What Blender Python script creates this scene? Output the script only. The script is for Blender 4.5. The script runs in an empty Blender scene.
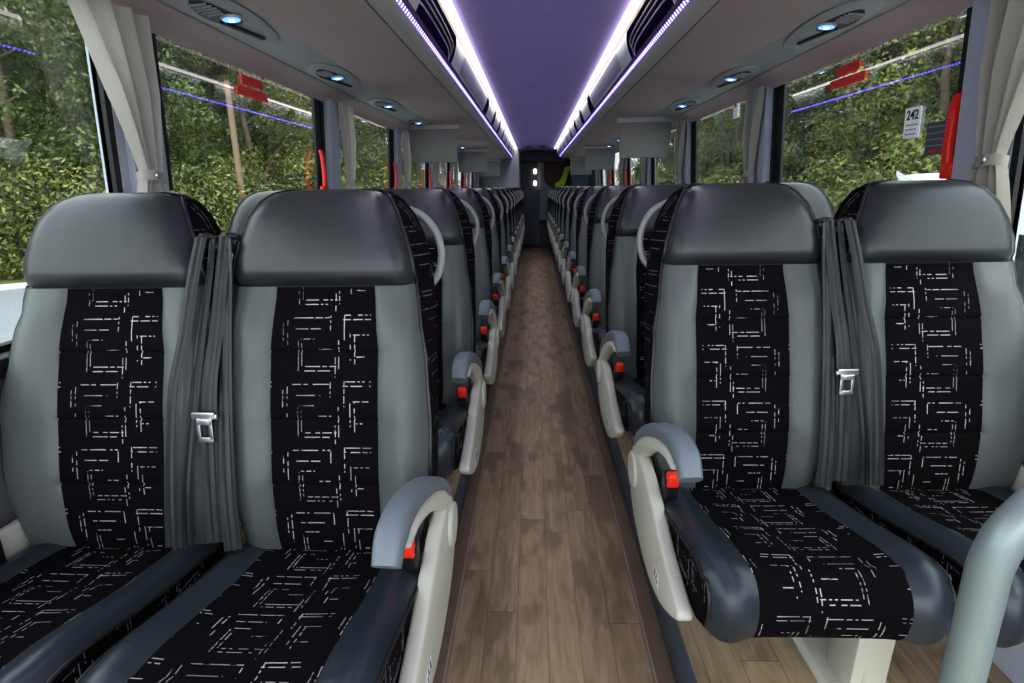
import bpy, bmesh, math, random
from mathutils import Vector, Matrix
S = bpy.context.scene
COL = S.collection
PI = math.pi

# ------------------------------------------------------------------ tagging
def tag(o, label=None, cat=None, group=None, kind=None):
    if label: o['label'] = label
    if cat: o['category'] = cat
    if group: o['group'] = group
    if kind: o['kind'] = kind
    return o

def empty(name, loc, label=None, cat=None, group=None, kind=None, rz=0):
    o = bpy.data.objects.new(name, None); COL.objects.link(o)
    o.empty_display_size = .05
    o.location = loc; o.rotation_euler = (0, 0, rz)
    return tag(o, label, cat, group, kind)

def copy_tree(o, parent=None):
    c = o.copy(); COL.objects.link(c); c.parent = parent
    for ch in list(o.children): copy_tree(ch, c)
    return c

# ------------------------------------------------------------------ node helpers
class NT:
    def __init__(s, name):
        s.m = bpy.data.materials.new(name); s.m.use_nodes = True
        s.t = s.m.node_tree; s.t.nodes.clear()
        s.out = s.t.nodes.new('ShaderNodeOutputMaterial')
    def n(s, typ, ins=None, **kw):
        nd = s.t.nodes.new(typ)
        for k, v in kw.items(): setattr(nd, k, v)
        if ins:
            for k, v in ins.items(): s.set(nd.inputs[k], v)
        return nd
    def set(s, sock, v):
        if isinstance(v, bpy.types.NodeSocket): s.t.links.new(v, sock)
        else:
            if isinstance(v, (tuple, list)) and len(v) == 3 and sock.type == 'RGBA': v = (*v, 1)
            sock.default_value = v
    def math(s, op, a, b=None, c=None):
        nd = s.t.nodes.new('ShaderNodeMath'); nd.operation = op
        s.set(nd.inputs[0], a)
        if b is not None: s.set(nd.inputs[1], b)
        if c is not None: s.set(nd.inputs[2], c)
        return nd.outputs[0]
    def mix(s, f, a, b, mode='MIX'):
        nd = s.t.nodes.new('ShaderNodeMix'); nd.data_type = 'RGBA'; nd.blend_type = mode
        s.set(nd.inputs[0], f); s.set(nd.inputs[6], a); s.set(nd.inputs[7], b)
        return nd.outputs[2]
    def ramp(s, f, stops):
        nd = s.t.nodes.new('ShaderNodeValToRGB')
        el = nd.color_ramp.elements
        while len(el) < len(stops): el.new(.5)
        for e, (p, c) in zip(el, stops):
            e.position = p; e.color = (*c, 1) if len(c) == 3 else c
        s.set(nd.inputs[0], f)
        return nd.outputs[0]
    def bsdf(s, col, rough=.5, bump=None, bstr=.2, bdist=.002, **ins):
        b = s.t.nodes.new('ShaderNodeBsdfPrincipled')
        s.set(b.inputs['Base Color'], col); s.set(b.inputs['Roughness'], rough)
        for k, v in ins.items(): s.set(b.inputs[k.replace('_', ' ')], v)
        if bump is not None:
            bp = s.n('ShaderNodeBump', {'Height': bump, 'Strength': bstr, 'Distance': bdist})
            s.t.links.new(bp.outputs[0], b.inputs['Normal'])
        s.t.links.new(b.outputs[0], s.out.inputs[0])
        return b

def obj_co(t): return t.n('ShaderNodeTexCoord').outputs['Object']

def simple(name, col, rough=.5, var=.06, scale=6, bscale=None, bstr=.1, **ins):
    t = NT(name); co = obj_co(t)
    nz = t.n('ShaderNodeTexNoise', {'Vector': co, 'Scale': scale, 'Detail': 3.0})
    c2 = tuple(max(0, c * (1 - var * 2)) for c in col); c1 = tuple(min(1, c * (1 + var * 2)) for c in col)
    cc = t.mix(nz.outputs['Fac'], c2, c1)
    bump = None
    if bscale:
        bump = t.n('ShaderNodeTexNoise', {'Vector': co, 'Scale': bscale, 'Detail': 2.0}).outputs['Fac']
    t.bsdf(cc, rough, bump, bstr, .001, **ins)
    return t.m

def emis(name, col, strength):
    t = NT(name)
    e = t.n('ShaderNodeEmission', {'Color': col, 'Strength': strength})
    t.t.links.new(e.outputs[0], t.out.inputs[0]); return t.m

def leather(name, col, rough):
    t = NT(name); co = obj_co(t)
    v = t.n('ShaderNodeTexVoronoi', {'Vector': co, 'Scale': 380.0})
    nz = t.n('ShaderNodeTexNoise', {'Vector': co, 'Scale': 5.0, 'Detail': 3.0})
    cc = t.mix(nz.outputs['Fac'], tuple(c * .85 for c in col), tuple(c * 1.15 for c in col))
    wr = t.n('ShaderNodeTexNoise', {'Vector': co, 'Scale': 14.0, 'Detail': 3.0, 'Distortion': 1.2})
    h = t.math('ADD', t.math('MULTIPLY', v.outputs['Distance'], .35), t.math('MULTIPLY', wr.outputs['Fac'], 2.2))
    t.bsdf(cc, rough, h, .22, .0016, Specular_IOR_Level=.55)
    return t.m

# black moquette with broken white woven lines
def fabric_mat(name='moquette_fabric', thread=(.50, .47, .50)):
    t = NT(name)
    uv = t.n('ShaderNodeUVMap', uv_map='UVMap').outputs[0]
    sp = t.n('ShaderNodeSeparateXYZ', {0: uv})
    TU, TV = .2, .13
    u = t.math('FLOORED_MODULO', sp.outputs[0], TU); v = t.math('FLOORED_MODULO', sp.outputs[1], TV)
    X = lambda p: (p - 205) / 315 * .2
    Y = lambda p: (585 - p) / 195 * .13
    H = [(215, 300, 397), (215, 305, 410), (345, 465, 404), (375, 455, 436), (222, 272, 455), (395, 440, 466),
         (340, 382, 497), (325, 425, 547), (345, 427, 560), (235, 262, 520)]
    V = [(267, 455, 545), (281, 452, 530), (300, 395, 470), (318, 470, 560), (344, 398, 442), (436, 478, 545),
         (447, 470, 560), (481, 410, 500), (495, 420, 470), (329, 520, 580)]
    # irregular dashes
    cellv = t.math('FLOOR', t.math('MULTIPLY', sp.outputs[1], 210)); cellu = t.math('FLOOR', t.math('MULTIPLY', sp.outputs[0], 210))
    ku = t.math('FLOOR', t.math('MULTIPLY', sp.outputs[0], 130)); kv = t.math('FLOOR', t.math('MULTIPLY', sp.outputs[1], 130))
    wv = t.n('ShaderNodeTexWhiteNoise', {'Vector': t.n('ShaderNodeCombineXYZ', {0: ku, 1: cellv}).outputs[0]}, noise_dimensions='2D').outputs[0]
    wu = t.n('ShaderNodeTexWhiteNoise', {'Vector': t.n('ShaderNodeCombineXYZ', {0: cellu, 1: kv}).outputs[0]}, noise_dimensions='2D').outputs[0]
    dv = t.math('GREATER_THAN', wv, .3); du = t.math('GREATER_THAN', wu, .24)
    def acc(items, along, across, fa, fb, w):
        r = None
        for (a, b, c) in items:
            p, q = fa(a), fa(b)
            m1 = t.math('COMPARE', along, (p + q) / 2, abs(q - p) / 2)
            m2 = t.math('COMPARE', across, fb(c), w)
            m = t.math('MINIMUM', m1, m2)
            r = m if r is None else t.math('MAXIMUM', r, m)
        return r
    mh = t.math('MULTIPLY', acc(H, u, v, X, Y, .00095), du)
    mv = t.math('MULTIPLY', acc([(a, b, c) for (c, a, b) in V], v, u, Y, X, .0009), dv)
    m = t.math('MAXIMUM', mh, mv)
    fine = t.n('ShaderNodeTexNoise', {'Vector': uv, 'Scale': 700.0, 'Detail': 1.0}).outputs['Fac']
    lo = t.n('ShaderNodeTexNoise', {'Vector': uv, 'Scale': 9.0, 'Detail': 2.0}).outputs['Fac']
    m = t.math('MULTIPLY', m, t.ramp(lo, [(.30, (.25, .25, .25)), (.56, (1, 1, 1))]))
    base = t.mix(fine, (.0035, .003, .004), (.011, .009, .0115))
    cc = t.mix(m, base, thread)
    t.bsdf(cc, .95, fine, .35, .001, Sheen_Weight=.0, Specular_IOR_Level=.08)
    return t.m

def wood_mat():
    t = NT('wood_plank_floor'); co = obj_co(t)
    sp = t.n('ShaderNodeSeparateXYZ', {0: co})
    W, L = .094, .92
    cx = t.math('DIVIDE', sp.outputs[0], W); col = t.math('FLOOR', cx)
    off = t.n('ShaderNodeTexWhiteNoise', {'W': col}, noise_dimensions='1D').outputs[0]
    ry = t.math('ADD', t.math('DIVIDE', sp.outputs[1], L), t.math('MULTIPLY', off, 5.0)); row = t.math('FLOOR', ry)
    rnd = t.n('ShaderNodeTexWhiteNoise', {'Vector': t.n('ShaderNodeCombineXYZ', {0: col, 1: row}).outputs[0]}, noise_dimensions='2D').outputs[0]
    sh = t.n('ShaderNodeCombineXYZ', {0: t.math('MULTIPLY', sp.outputs[0], 30.0), 1: t.math('MULTIPLY', sp.outputs[1], 2.6), 2: t.math('MULTIPLY', rnd, 40)}).outputs[0]
    grain = t.n('ShaderNodeTexNoise', {'Vector': sh, 'Scale': 2.0, 'Detail': 6.0, 'Roughness': .65, 'Distortion': .8}).outputs['Fac']
    sh2 = t.n('ShaderNodeCombineXYZ', {0: t.math('MULTIPLY', sp.outputs[0], 9.0), 1: t.math('MULTIPLY', sp.outputs[1], 3.2), 2: t.math('MULTIPLY', rnd, 17)}).outputs[0]
    blot = t.n('ShaderNodeTexNoise', {'Vector': sh2, 'Scale': 1.2, 'Detail': 3.0}).outputs['Fac']
    c = t.ramp(grain, [(.25, (.23, .16, .10)), (.5, (.40, .295, .19)), (.75, (.56, .43, .29))])
    c = t.mix(t.math('MULTIPLY', rnd, .35), c, (.58, .43, .26))
    c = t.mix(t.ramp(blot, [(.38, (.75, .75, .75)), (.5, (0, 0, 0))]), c, (.235, .172, .112))
    fx = t.math('FRACT', cx); fy = t.math('FRACT', ry)
    gx = t.math('MINIMUM', fx, t.math('SUBTRACT', 1.0, fx)); gy = t.math('MINIMUM', fy, t.math('SUBTRACT', 1.0, fy))
    g = t.math('MAXIMUM', t.math('LESS_THAN', gx, .016), t.math('LESS_THAN', gy, .0022))
    c = t.mix(t.math('MULTIPLY', g, .45), c, (.07, .05, .035))
    t.bsdf(c, .52, t.math('SUBTRACT', t.math('MULTIPLY', grain, .3), g), .25, .001, Specular_IOR_Level=.4)
    return t.m

def glass_mat(name, tint=(.80, .84, .80), ior=1.52, boost=1.6):
    t = NT(name)
    fr = t.n('ShaderNodeFresnel', {'IOR': ior}).outputs[0]
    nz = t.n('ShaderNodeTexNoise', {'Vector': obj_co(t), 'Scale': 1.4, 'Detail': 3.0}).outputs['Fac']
    f = t.math('MINIMUM', t.math('MULTIPLY', fr, boost), 1.0)
    tr = t.n('ShaderNodeBsdfTransparent', {'Color': tint})
    gl = t.n('ShaderNodeBsdfGlossy', {'Color': (1, 1, 1), 'Roughness': 0.0})
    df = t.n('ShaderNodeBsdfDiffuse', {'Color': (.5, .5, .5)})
    m0 = t.n('ShaderNodeMixShader', {0: t.math('MULTIPLY', nz, .10), 1: tr.outputs[0], 2: df.outputs[0]})  # pale haze over the outside view mixed into the glass
    mx = t.n('ShaderNodeMixShader', {0: f, 1: m0.outputs[0], 2: gl.outputs[0]})
    t.t.links.new(mx.outputs[0], t.out.inputs[0]); return t.m

def leaf_mat(name, dark, mid, light):
    t = NT(name)
    g = t.n('ShaderNodeNewGeometry')
    oi = t.n('ShaderNodeObjectInfo')
    r = t.n('ShaderNodeTexNoise', {'Vector': g.outputs['Position'], 'Scale': .9, 'Detail': 2.0}).outputs['Fac']
    r2 = g.outputs['Random Per Island']
    f = t.math('ADD', t.math('MULTIPLY', r, .6), t.math('MULTIPLY', r2, .5))
    c = t.ramp(f, [(.3, dark), (.55, mid), (.85, light)])
    c = t.mix(t.math('MULTIPLY', oi.outputs['Random'], .35), c, (.10, .09, .03))
    d = t.n('ShaderNodeBsdfDiffuse', {'Color': c}); tr = t.n('ShaderNodeBsdfTranslucent', {'Color': c})
    gl = t.n('ShaderNodeBsdfGlossy', {'Color': (.6, .6, .6), 'Roughness': .45})
    m1 = t.n('ShaderNodeMixShader', {0: .38, 1: d.outputs[0], 2: tr.outputs[0]})
    m2 = t.n('ShaderNodeMixShader', {0: .06, 1: m1.outputs[0], 2: gl.outputs[0]})
    t.t.links.new(m2.outputs[0], t.out.inputs[0]); return t.m

def dotted(name, base, dot, period, duty, emit=None, e1=1., e2=5., y0=-99.):
    t = NT(name); sp = t.n('ShaderNodeSeparateXYZ', {0: obj_co(t)})
    fy = t.math('FRACT', t.math('DIVIDE', sp.outputs[1], period))
    d = t.math('LESS_THAN', t.math('ABSOLUTE', t.math('SUBTRACT', fy, .5)), duty / 2)
    c = t.mix(d, base, dot)
    if emit:
        e = t.n('ShaderNodeEmission', {'Color': c, 'Strength': t.math('MULTIPLY_ADD', d, e2 - e1, e1)})
        t.t.links.new(e.outputs[0], t.out.inputs[0])
    else: t.bsdf(c, .7)
    return t.m

def panel_mat(name, col, rough, seam, seam_w=.004, seamcol=(.1, .08, .08), off=0., bs=260):
    t = NT(name); co = obj_co(t); sp = t.n('ShaderNodeSeparateXYZ', {0: co})
    fy = t.math('FRACT', t.math('DIVIDE', t.math('ADD', sp.outputs[1], off), seam))
    d = t.math('LESS_THAN', fy, seam_w / seam)
    nz = t.n('ShaderNodeTexNoise', {'Vector': co, 'Scale': 3.0, 'Detail': 3.0}).outputs['Fac']
    c = t.mix(nz, tuple(x * .92 for x in col), tuple(x * 1.08 for x in col))
    c = t.mix(t.math('MULTIPLY', d, .7), c, seamcol)
    fb = t.n('ShaderNodeTexNoise', {'Vector': co, 'Scale': float(bs), 'Detail': 2.0}).outputs['Fac']
    t.bsdf(c, rough, fb, .25, .001)
    return t.m

M = {}
M['head'] = leather('headrest_leather', (.033, .036, .041), .34)
M['bolster'] = leather('bolster_leather', (.100, .112, .110), .42)
M['cush'] = leather('cushion_leather', (.026, .035, .046), .34)
M['shell'] = leather('shell_leather', (.05, .052, .062), .38)
M['fabric'] = fabric_mat()
M['gusset'] = fabric_mat('gusset_fabric', (.12, .115, .12))
M['piping'] = simple('piping_cord', (.02, .02, .022), .35)
M['cream'] = simple('cream_plastic', (.60, .59, .51), .45, var=.02, bscale=500, bstr=.05)
M['cap'] = simple('grey_arm_pad', (.18, .21, .24), .45, var=.03, bscale=600, bstr=.15)
M['handle'] = simple('handle_plastic', (.25, .265, .265), .4, var=.03)
M['red'] = simple('red_button', (.85, .04, .02), .4, var=.05)
M['black'] = simple('black_plastic', (.014, .014, .016), .4)
M['rubber'] = simple('black_gasket', (.012, .013, .015), .55)
M['belt'] = None
M['steel'] = simple('belt_steel', (.6, .6, .62), .3, Metallic=.9)
M['sticker'] = None
M['ink'] = simple('purple_ink', (.16, .05, .22), .6)
M['blackink'] = simple('black_ink', (.03, .03, .035), .6)
M['greyink'] = simple('grey_ink', (.35, .35, .38), .6)
M['wood'] = wood_mat()
M['riser'] = simple('navy_riser', (.085, .105, .135), .6, bscale=300, bstr=.3)
M['trimline'] = simple('floor_trim_line', (.34, .29, .22), .5)
M['brownstrip'] = simple('brown_edge', (.19, .13, .09), .55, var=.12, scale=12)
M['wall'] = simple('side_wall_grey', (.20, .21, .23), .8, bscale=200, bstr=.3)
M['pillar'] = simple('pillar_grey', (.50, .54, .63), .55)
M['mauve'] = panel_mat('mauve_rack_fabric', (.64, .50, .475), .85, 1.55)
M['psu'] = simple('service_grey', (.52, .53, .51), .5, var=.03)
M['fascia'] = panel_mat('rack_fascia_grey', (.68, .64, .59), .6, 1.55, .003, (.2, .19, .18))
M['rackin'] = simple('rack_interior_brown', (.20, .15, .14), .85)
M['frame'] = simple('rack_frame_grey', (.62, .62, .66), .5, var=.02)
M['door'] = simple('rack_door_lilac', (.36, .34, .44), .5, var=.03)
M['rod'] = simple('rack_rod', (.40, .39, .40), .35)
M['white_led'] = emis('white_led', (1.0, .98, .96), 12.5)
M['glow_lip'] = emis('added_glow_lip', (1.0, .95, .97), 2.8)  # added glow that brightens the ceiling beside the white strip
M['purple_led'] = dotted('purple_led', (.085, .05, 1.0), (.22, .18, 1.0), .03, .35, True, 3.6, 9.0)
M['perf'] = dotted('perforated_seam', (.40, .37, .34), (.03, .03, .03), .026, .5)
M['ceiling'] = panel_mat('ceiling_purple_light', (.60, .48, .98), .75, .93, .003, (.2, .15, .4))  # whitish panel, purple LED light put into its base colour
M['blueline'] = simple('blue_track_edge', (.02, .04, .25), .5)
M['blue'] = emis('blue_lamp', (.12, .3, 1.0), 2.2)
M['bluec'] = emis('blue_lamp_core', (.6, .8, 1.0), 6.0)
M['monitor'] = simple('monitor_back', (.27, .262, .25), .55, var=.03)
M['monitor_e'] = simple('monitor_edge', (.50, .49, .50), .5)
M['curtL'] = None
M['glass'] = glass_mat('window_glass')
M['vglass'] = simple('vehicle_glass', (.02, .025, .03), .1)
M['tube'] = simple('satin_rail', (.27, .33, .32), .36, var=.02, Metallic=.35)
M['lamp_warm'] = emis('warm_lamp', (1., .86, .7), 3.0)
M['dkpanel'] = simple('rear_panel_dark', (.12, .13, .18), .6)
M['greypanel'] = simple('rear_panel_grey', (.30, .31, .33), .6)
M['bluegrey'] = simple('rear_panel_bluegrey', (.30, .38, .48), .6)
M['brownwin'] = simple('brown_upholstery', (.07, .05, .03), .7)
M['lime'] = simple('lime_fabric', (.50, .90, .03), .6)
M['creamstrip'] = simple('cream_strip', (.45, .42, .33), .5)
M['bark'] = simple('tree_bark', (.10, .075, .05), .9, var=.2, bscale=30, bstr=.6)
M['leafA'] = leaf_mat('leaf_green', (.022, .045, .012), (.09, .155, .035), (.27, .36, .10))
M['leafB'] = leaf_mat('leaf_olive', (.02, .035, .014), (.085, .12, .035), (.22, .27, .10))
M['leafC'] = leaf_mat('leaf_yellow', (.04, .06, .012), (.15, .20, .035), (.45, .46, .12))
M['grass'] = simple('verge_grass', (.12, .17, .04), .95, var=.35, scale=1.2)
M['litter'] = simple('leaf_litter', (.20, .11, .06), .95, var=.3, scale=2)
M['asphalt'] = simple('asphalt', (.19, .20, .215), .9, var=.05)
M['kerb'] = simple('kerb_concrete', (.55, .54, .52), .85)
M['van'] = simple('white_paint', (.85, .86, .88), .3, var=.01)
M['tyre'] = simple('tyre_rubber', (.02, .02, .02), .8)
M['redglow'] = simple('red_handle', (.62, .02, .015), .3, Emission_Color=(1, .05, .02), Emission_Strength=.06)  # faint glow put into the red, the handle is no lamp
M['pole'] = simple('reflection_brown', (.22, .15, .10), .85)

def belt_mat():
    t = NT('belt_webbing'); uv = t.n('ShaderNodeUVMap', uv_map='UVMap').outputs[0]
    sp = t.n('ShaderNodeSeparateXYZ', {0: uv})
    s1 = t.math('SINE', t.math('MULTIPLY', sp.outputs[0], 2 * PI * 3))
    s2 = t.math('SINE', t.math('MULTIPLY', sp.outputs[1], 1400.))
    c = t.mix(t.math('MULTIPLY_ADD', s1, .5, .5), (.018, .0195, .020), (.042, .045, .046))
    t.bsdf(c, .5, t.math('ADD', s1, t.math('MULTIPLY', s2, .4)), .4, .0006)
    return t.m
M['belt'] = belt_mat()

def curtain_mat(name, col):
    t = NT(name); nz = t.n('ShaderNodeTexNoise', {'Vector': obj_co(t), 'Scale': 300.0, 'Detail': 1.0}).outputs['Fac']
    d = t.n('ShaderNodeBsdfDiffuse', {'Color': t.mix(nz, tuple(c * .9 for c in col), col)})
    tr = t.n('ShaderNodeBsdfTranslucent', {'Color': col})
    mx = t.n('ShaderNodeMixShader', {0: .3, 1: d.outputs[0], 2: tr.outputs[0]})
    t.t.links.new(mx.outputs[0], t.out.inputs[0]); return t.m
M['curtL'] = curtain_mat('cream_curtain', (.70, .66, .61))
M['sticker'] = curtain_mat('white_sticker', (.93, .93, .95))
M['curtR'] = curtain_mat('beige_curtain', (.50, .48, .43))

# ------------------------------------------------------------------ mesh builder
def crom(pts, n=6):
    P = [Vector(p) for p in pts]; out = []
    for i in range(len(P) - 1):
        p0 = P[i - 1] if i else P[0] * 2 - P[1]; p1, p2 = P[i], P[i + 1]
        p3 = P[i + 2] if i + 2 < len(P) else P[-1] * 2 - P[-2]
        for k in range(n):
            t = k / n
            out.append(.5 * ((2 * p1) + (p2 - p0) * t + (2 * p0 - 5 * p1 + 4 * p2 - p3) * t * t + (3 * p1 - p0 - 3 * p2 + p3) * t ** 3))
    out.append(P[-1]); return out

RECLINE = [0.0]
class MB:
    def __init__(s): s.v = []; s.f = []; s.m = []; s.uv = []
    def add(s, V, F, m=0, uv=None):
        b = len(s.v); s.v += [tuple(p) for p in V]
        s.uv += list(uv) if uv else [(p[0] + p[1], p[2]) for p in V]
        for f in F: s.f.append([i + b for i in f]); s.m.append(m)
        return s
    def bm(s, bm, m=0):
        bm.verts.index_update()
        s.add([v.co[:] for v in bm.verts], [[v.index for v in f.verts] for f in bm.faces], m); bm.free(); return s
    def box(s, c, d, r=0, m=0, seg=2, rot=None):
        bm = bmesh.new(); bmesh.ops.create_cube(bm, size=1)
        bmesh.ops.scale(bm, vec=d, verts=bm.verts)
        if r: bmesh.ops.bevel(bm, geom=list(bm.edges), offset=r, segments=seg, affect='EDGES', profile=.5)
        if rot is not None: bmesh.ops.transform(bm, matrix=rot, verts=bm.verts)
        bmesh.ops.translate(bm, vec=c, verts=bm.verts)
        return s.bm(bm, m)
    def grid(s, rows, m=0, uv=None, flip=False, closed=False):
        n = len(rows[0]); V = [p for r in rows for p in r]; F = []
        for j in range(len(rows) - 1):
            for i in range(n if closed else n - 1):
                a, b = j * n + i, j * n + (i + 1) % n
                q = [a, b, b + n, a + n]; F.append(q[::-1] if flip else q)
        return s.add(V, F, m, [q for r in uv for q in r] if uv else None)
    def sweep(s, path, sec, m=0, hint=(1, 0, 0), scale=None, cap=True, smooth=0):
        P = crom(path, smooth) if smooth else [Vector(p) for p in path]
        if scale and smooth:
            sc = []
            for i in range(len(scale) - 1):
                for k in range(smooth): sc.append(tuple(a + (b - a) * k / smooth for a, b in zip(scale[i], scale[i + 1])))
            sc.append(scale[-1]); scale = sc
        rows = []; uv = []; L = 0
        for i, p in enumerate(P):
            T = (P[min(i + 1, len(P) - 1)] - P[max(i - 1, 0)]).normalized()
            A = Vector(hint); A = (A - T * A.dot(T)).normalized(); B = T.cross(A)
            sx, sy = scale[i] if scale else (1, 1)
            if i: L += (p - P[i - 1]).length
            rows.append([p + A * (a * sx) + B * (b * sy) for a, b in sec])
            uv.append([(k / len(sec), L) for k in range(len(sec))])
        s.grid(rows, m, uv, closed=True)
        if cap:
            n = len(sec)
            s.add(rows[0], [list(range(n))[::-1]], m); s.add(rows[-1], [list(range(n))], m)
        return s
    def tube(s, path, r, seg=10, m=0, smooth=6, hint=(1, 0.01, 0.02)):
        sec = [(math.cos(2 * PI * k / seg) * r, math.sin(2 * PI * k / seg) * r) for k in range(seg)]
        return s.sweep(path, sec, m, hint, smooth=smooth)
    def poly(s, pts, x0, x1, r=0, m=0, seg=2, axis='x'):
        bm = bmesh.new()
        mk = {'x': lambda p: (x0, p[0], p[1]), 'y': lambda p: (p[0], x0, p[1]), 'z': lambda p: (p[0], p[1], x0)}[axis]
        f = bm.faces.new([bm.verts.new(mk(p)) for p in pts])
        e = bmesh.ops.extrude_face_region(bm, geom=[f])
        d = {'x': (x1 - x0, 0, 0), 'y': (0, x1 - x0, 0), 'z': (0, 0, x1 - x0)}[axis]
        bmesh.ops.translate(bm, vec=d, verts=[v for v in e['geom'] if isinstance(v, bmesh.types.BMVert)])
        bmesh.ops.recalc_face_normals(bm, faces=bm.faces)
        if r:
            ed = [e for e in bm.edges if len(e.link_faces) == 2 and e.calc_face_angle(0) > .9]
            bmesh.ops.bevel(bm, geom=ed, offset=r, segments=seg, affect='EDGES', profile=.5)
        return s.bm(bm, m)
    def cyl(s, c, r, h, axis='z', seg=20, m=0, r2=None, bev=0):
        bm = bmesh.new(); bmesh.ops.create_cone(bm, cap_ends=True, segments=seg, radius1=r, radius2=r if r2 is None else r2, depth=h)
        if bev: bmesh.ops.bevel(bm, geom=[e for e in bm.edges if e.calc_face_angle(0) > 1], offset=bev, segments=2, affect='EDGES')
        if axis == 'x': bmesh.ops.rotate(bm, matrix=Matrix.Rotation(PI / 2, 3, 'Y'), verts=bm.verts)
        if axis == 'y': bmesh.ops.rotate(bm, matrix=Matrix.Rotation(PI / 2, 3, 'X'), verts=bm.verts)
        bmesh.ops.translate(bm, vec=c, verts=bm.verts); return s.bm(bm, m)
    def build(s, name, mats, parent=None, sx=1, ang=40, smooth=True, label=None):
        if not isinstance(mats, (list, tuple)): mats = [mats]
        me = bpy.data.meshes.new(name)
        k_ = RECLINE[0]; V = [(p[0] * sx, p[1] + k_ * (p[2] - .60), p[2]) for p in s.v]; F = [f[::-1] for f in s.f] if sx < 0 else s.f
        me.from_pydata(V, [], F)
        for m_ in mats: me.materials.append(m_)
        me.polygons.foreach_set('material_index', s.m)
        ul = me.uv_layers.new(name='UVMap')
        flat = []
        for f in F:
            for i in f: flat += list(s.uv[i])
        ul.data.foreach_set('uv', flat)
        if smooth:
            me.shade_smooth(); me.set_sharp_from_angle(angle=math.radians(ang))
        me.validate()
        o = bpy.data.objects.new(name, me); COL.objects.link(o); o.parent = parent
        if label: o['label'] = label
        return o

def lerp_tab(tab, z):
    if z <= tab[0][0]: return tab[0][1]
    for (a, p), (b, q) in zip(tab, tab[1:]):
        if z <= b:
            t = (z - a) / (b - a); t = t * t * (3 - 2 * t) * .5 + t * .5
            return p + (q - p) * t
    return tab[-1][1]

# ------------------------------------------------------------------ seats
# local frame: origin on the platform below the foot of the backrest; -x is the aisle side, +y to the rear
W_TAB = [(.36, .165), (.44, .185), (.55, .204), (.68, .206), (.80, .198), (.90, .184), (.955, .177), (1.0, .171), (1.04, .161), (1.08, .147), (1.11, .133), (1.128, .120), (1.138, .104), (1.142, .078)]
WR_TAB = [(.36, .165), (.44, .185), (.55, .206), (.70, .210), (.90, .209), (1.0, .200), (1.05, .186), (1.09, .168), (1.12, .146), (1.135, .124), (1.142, .085)]
YF_TAB = [(.36, .02), (.44, .0), (.58, .0), (.70, .018), (.85, .05), (.95, .078), (1.0, .078), (1.05, .086), (1.09, .097), (1.118, .113), (1.132, .128), (1.139, .142), (1.142, .155)]
YB_TAB = [(.36, .09), (.5, .11), (.7, .135), (.9, .165), (1.0, .178), (1.08, .183), (1.12, .180), (1.135, .172), (1.142, .165)]
US = [-1, -.985, -.95, -.89, -.81, -.72, -.63, -.56, -.54]
US = US + [-.42, -.28, -.14, 0, .14, .28, .42] + [-u for u in US[::-1]]

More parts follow.
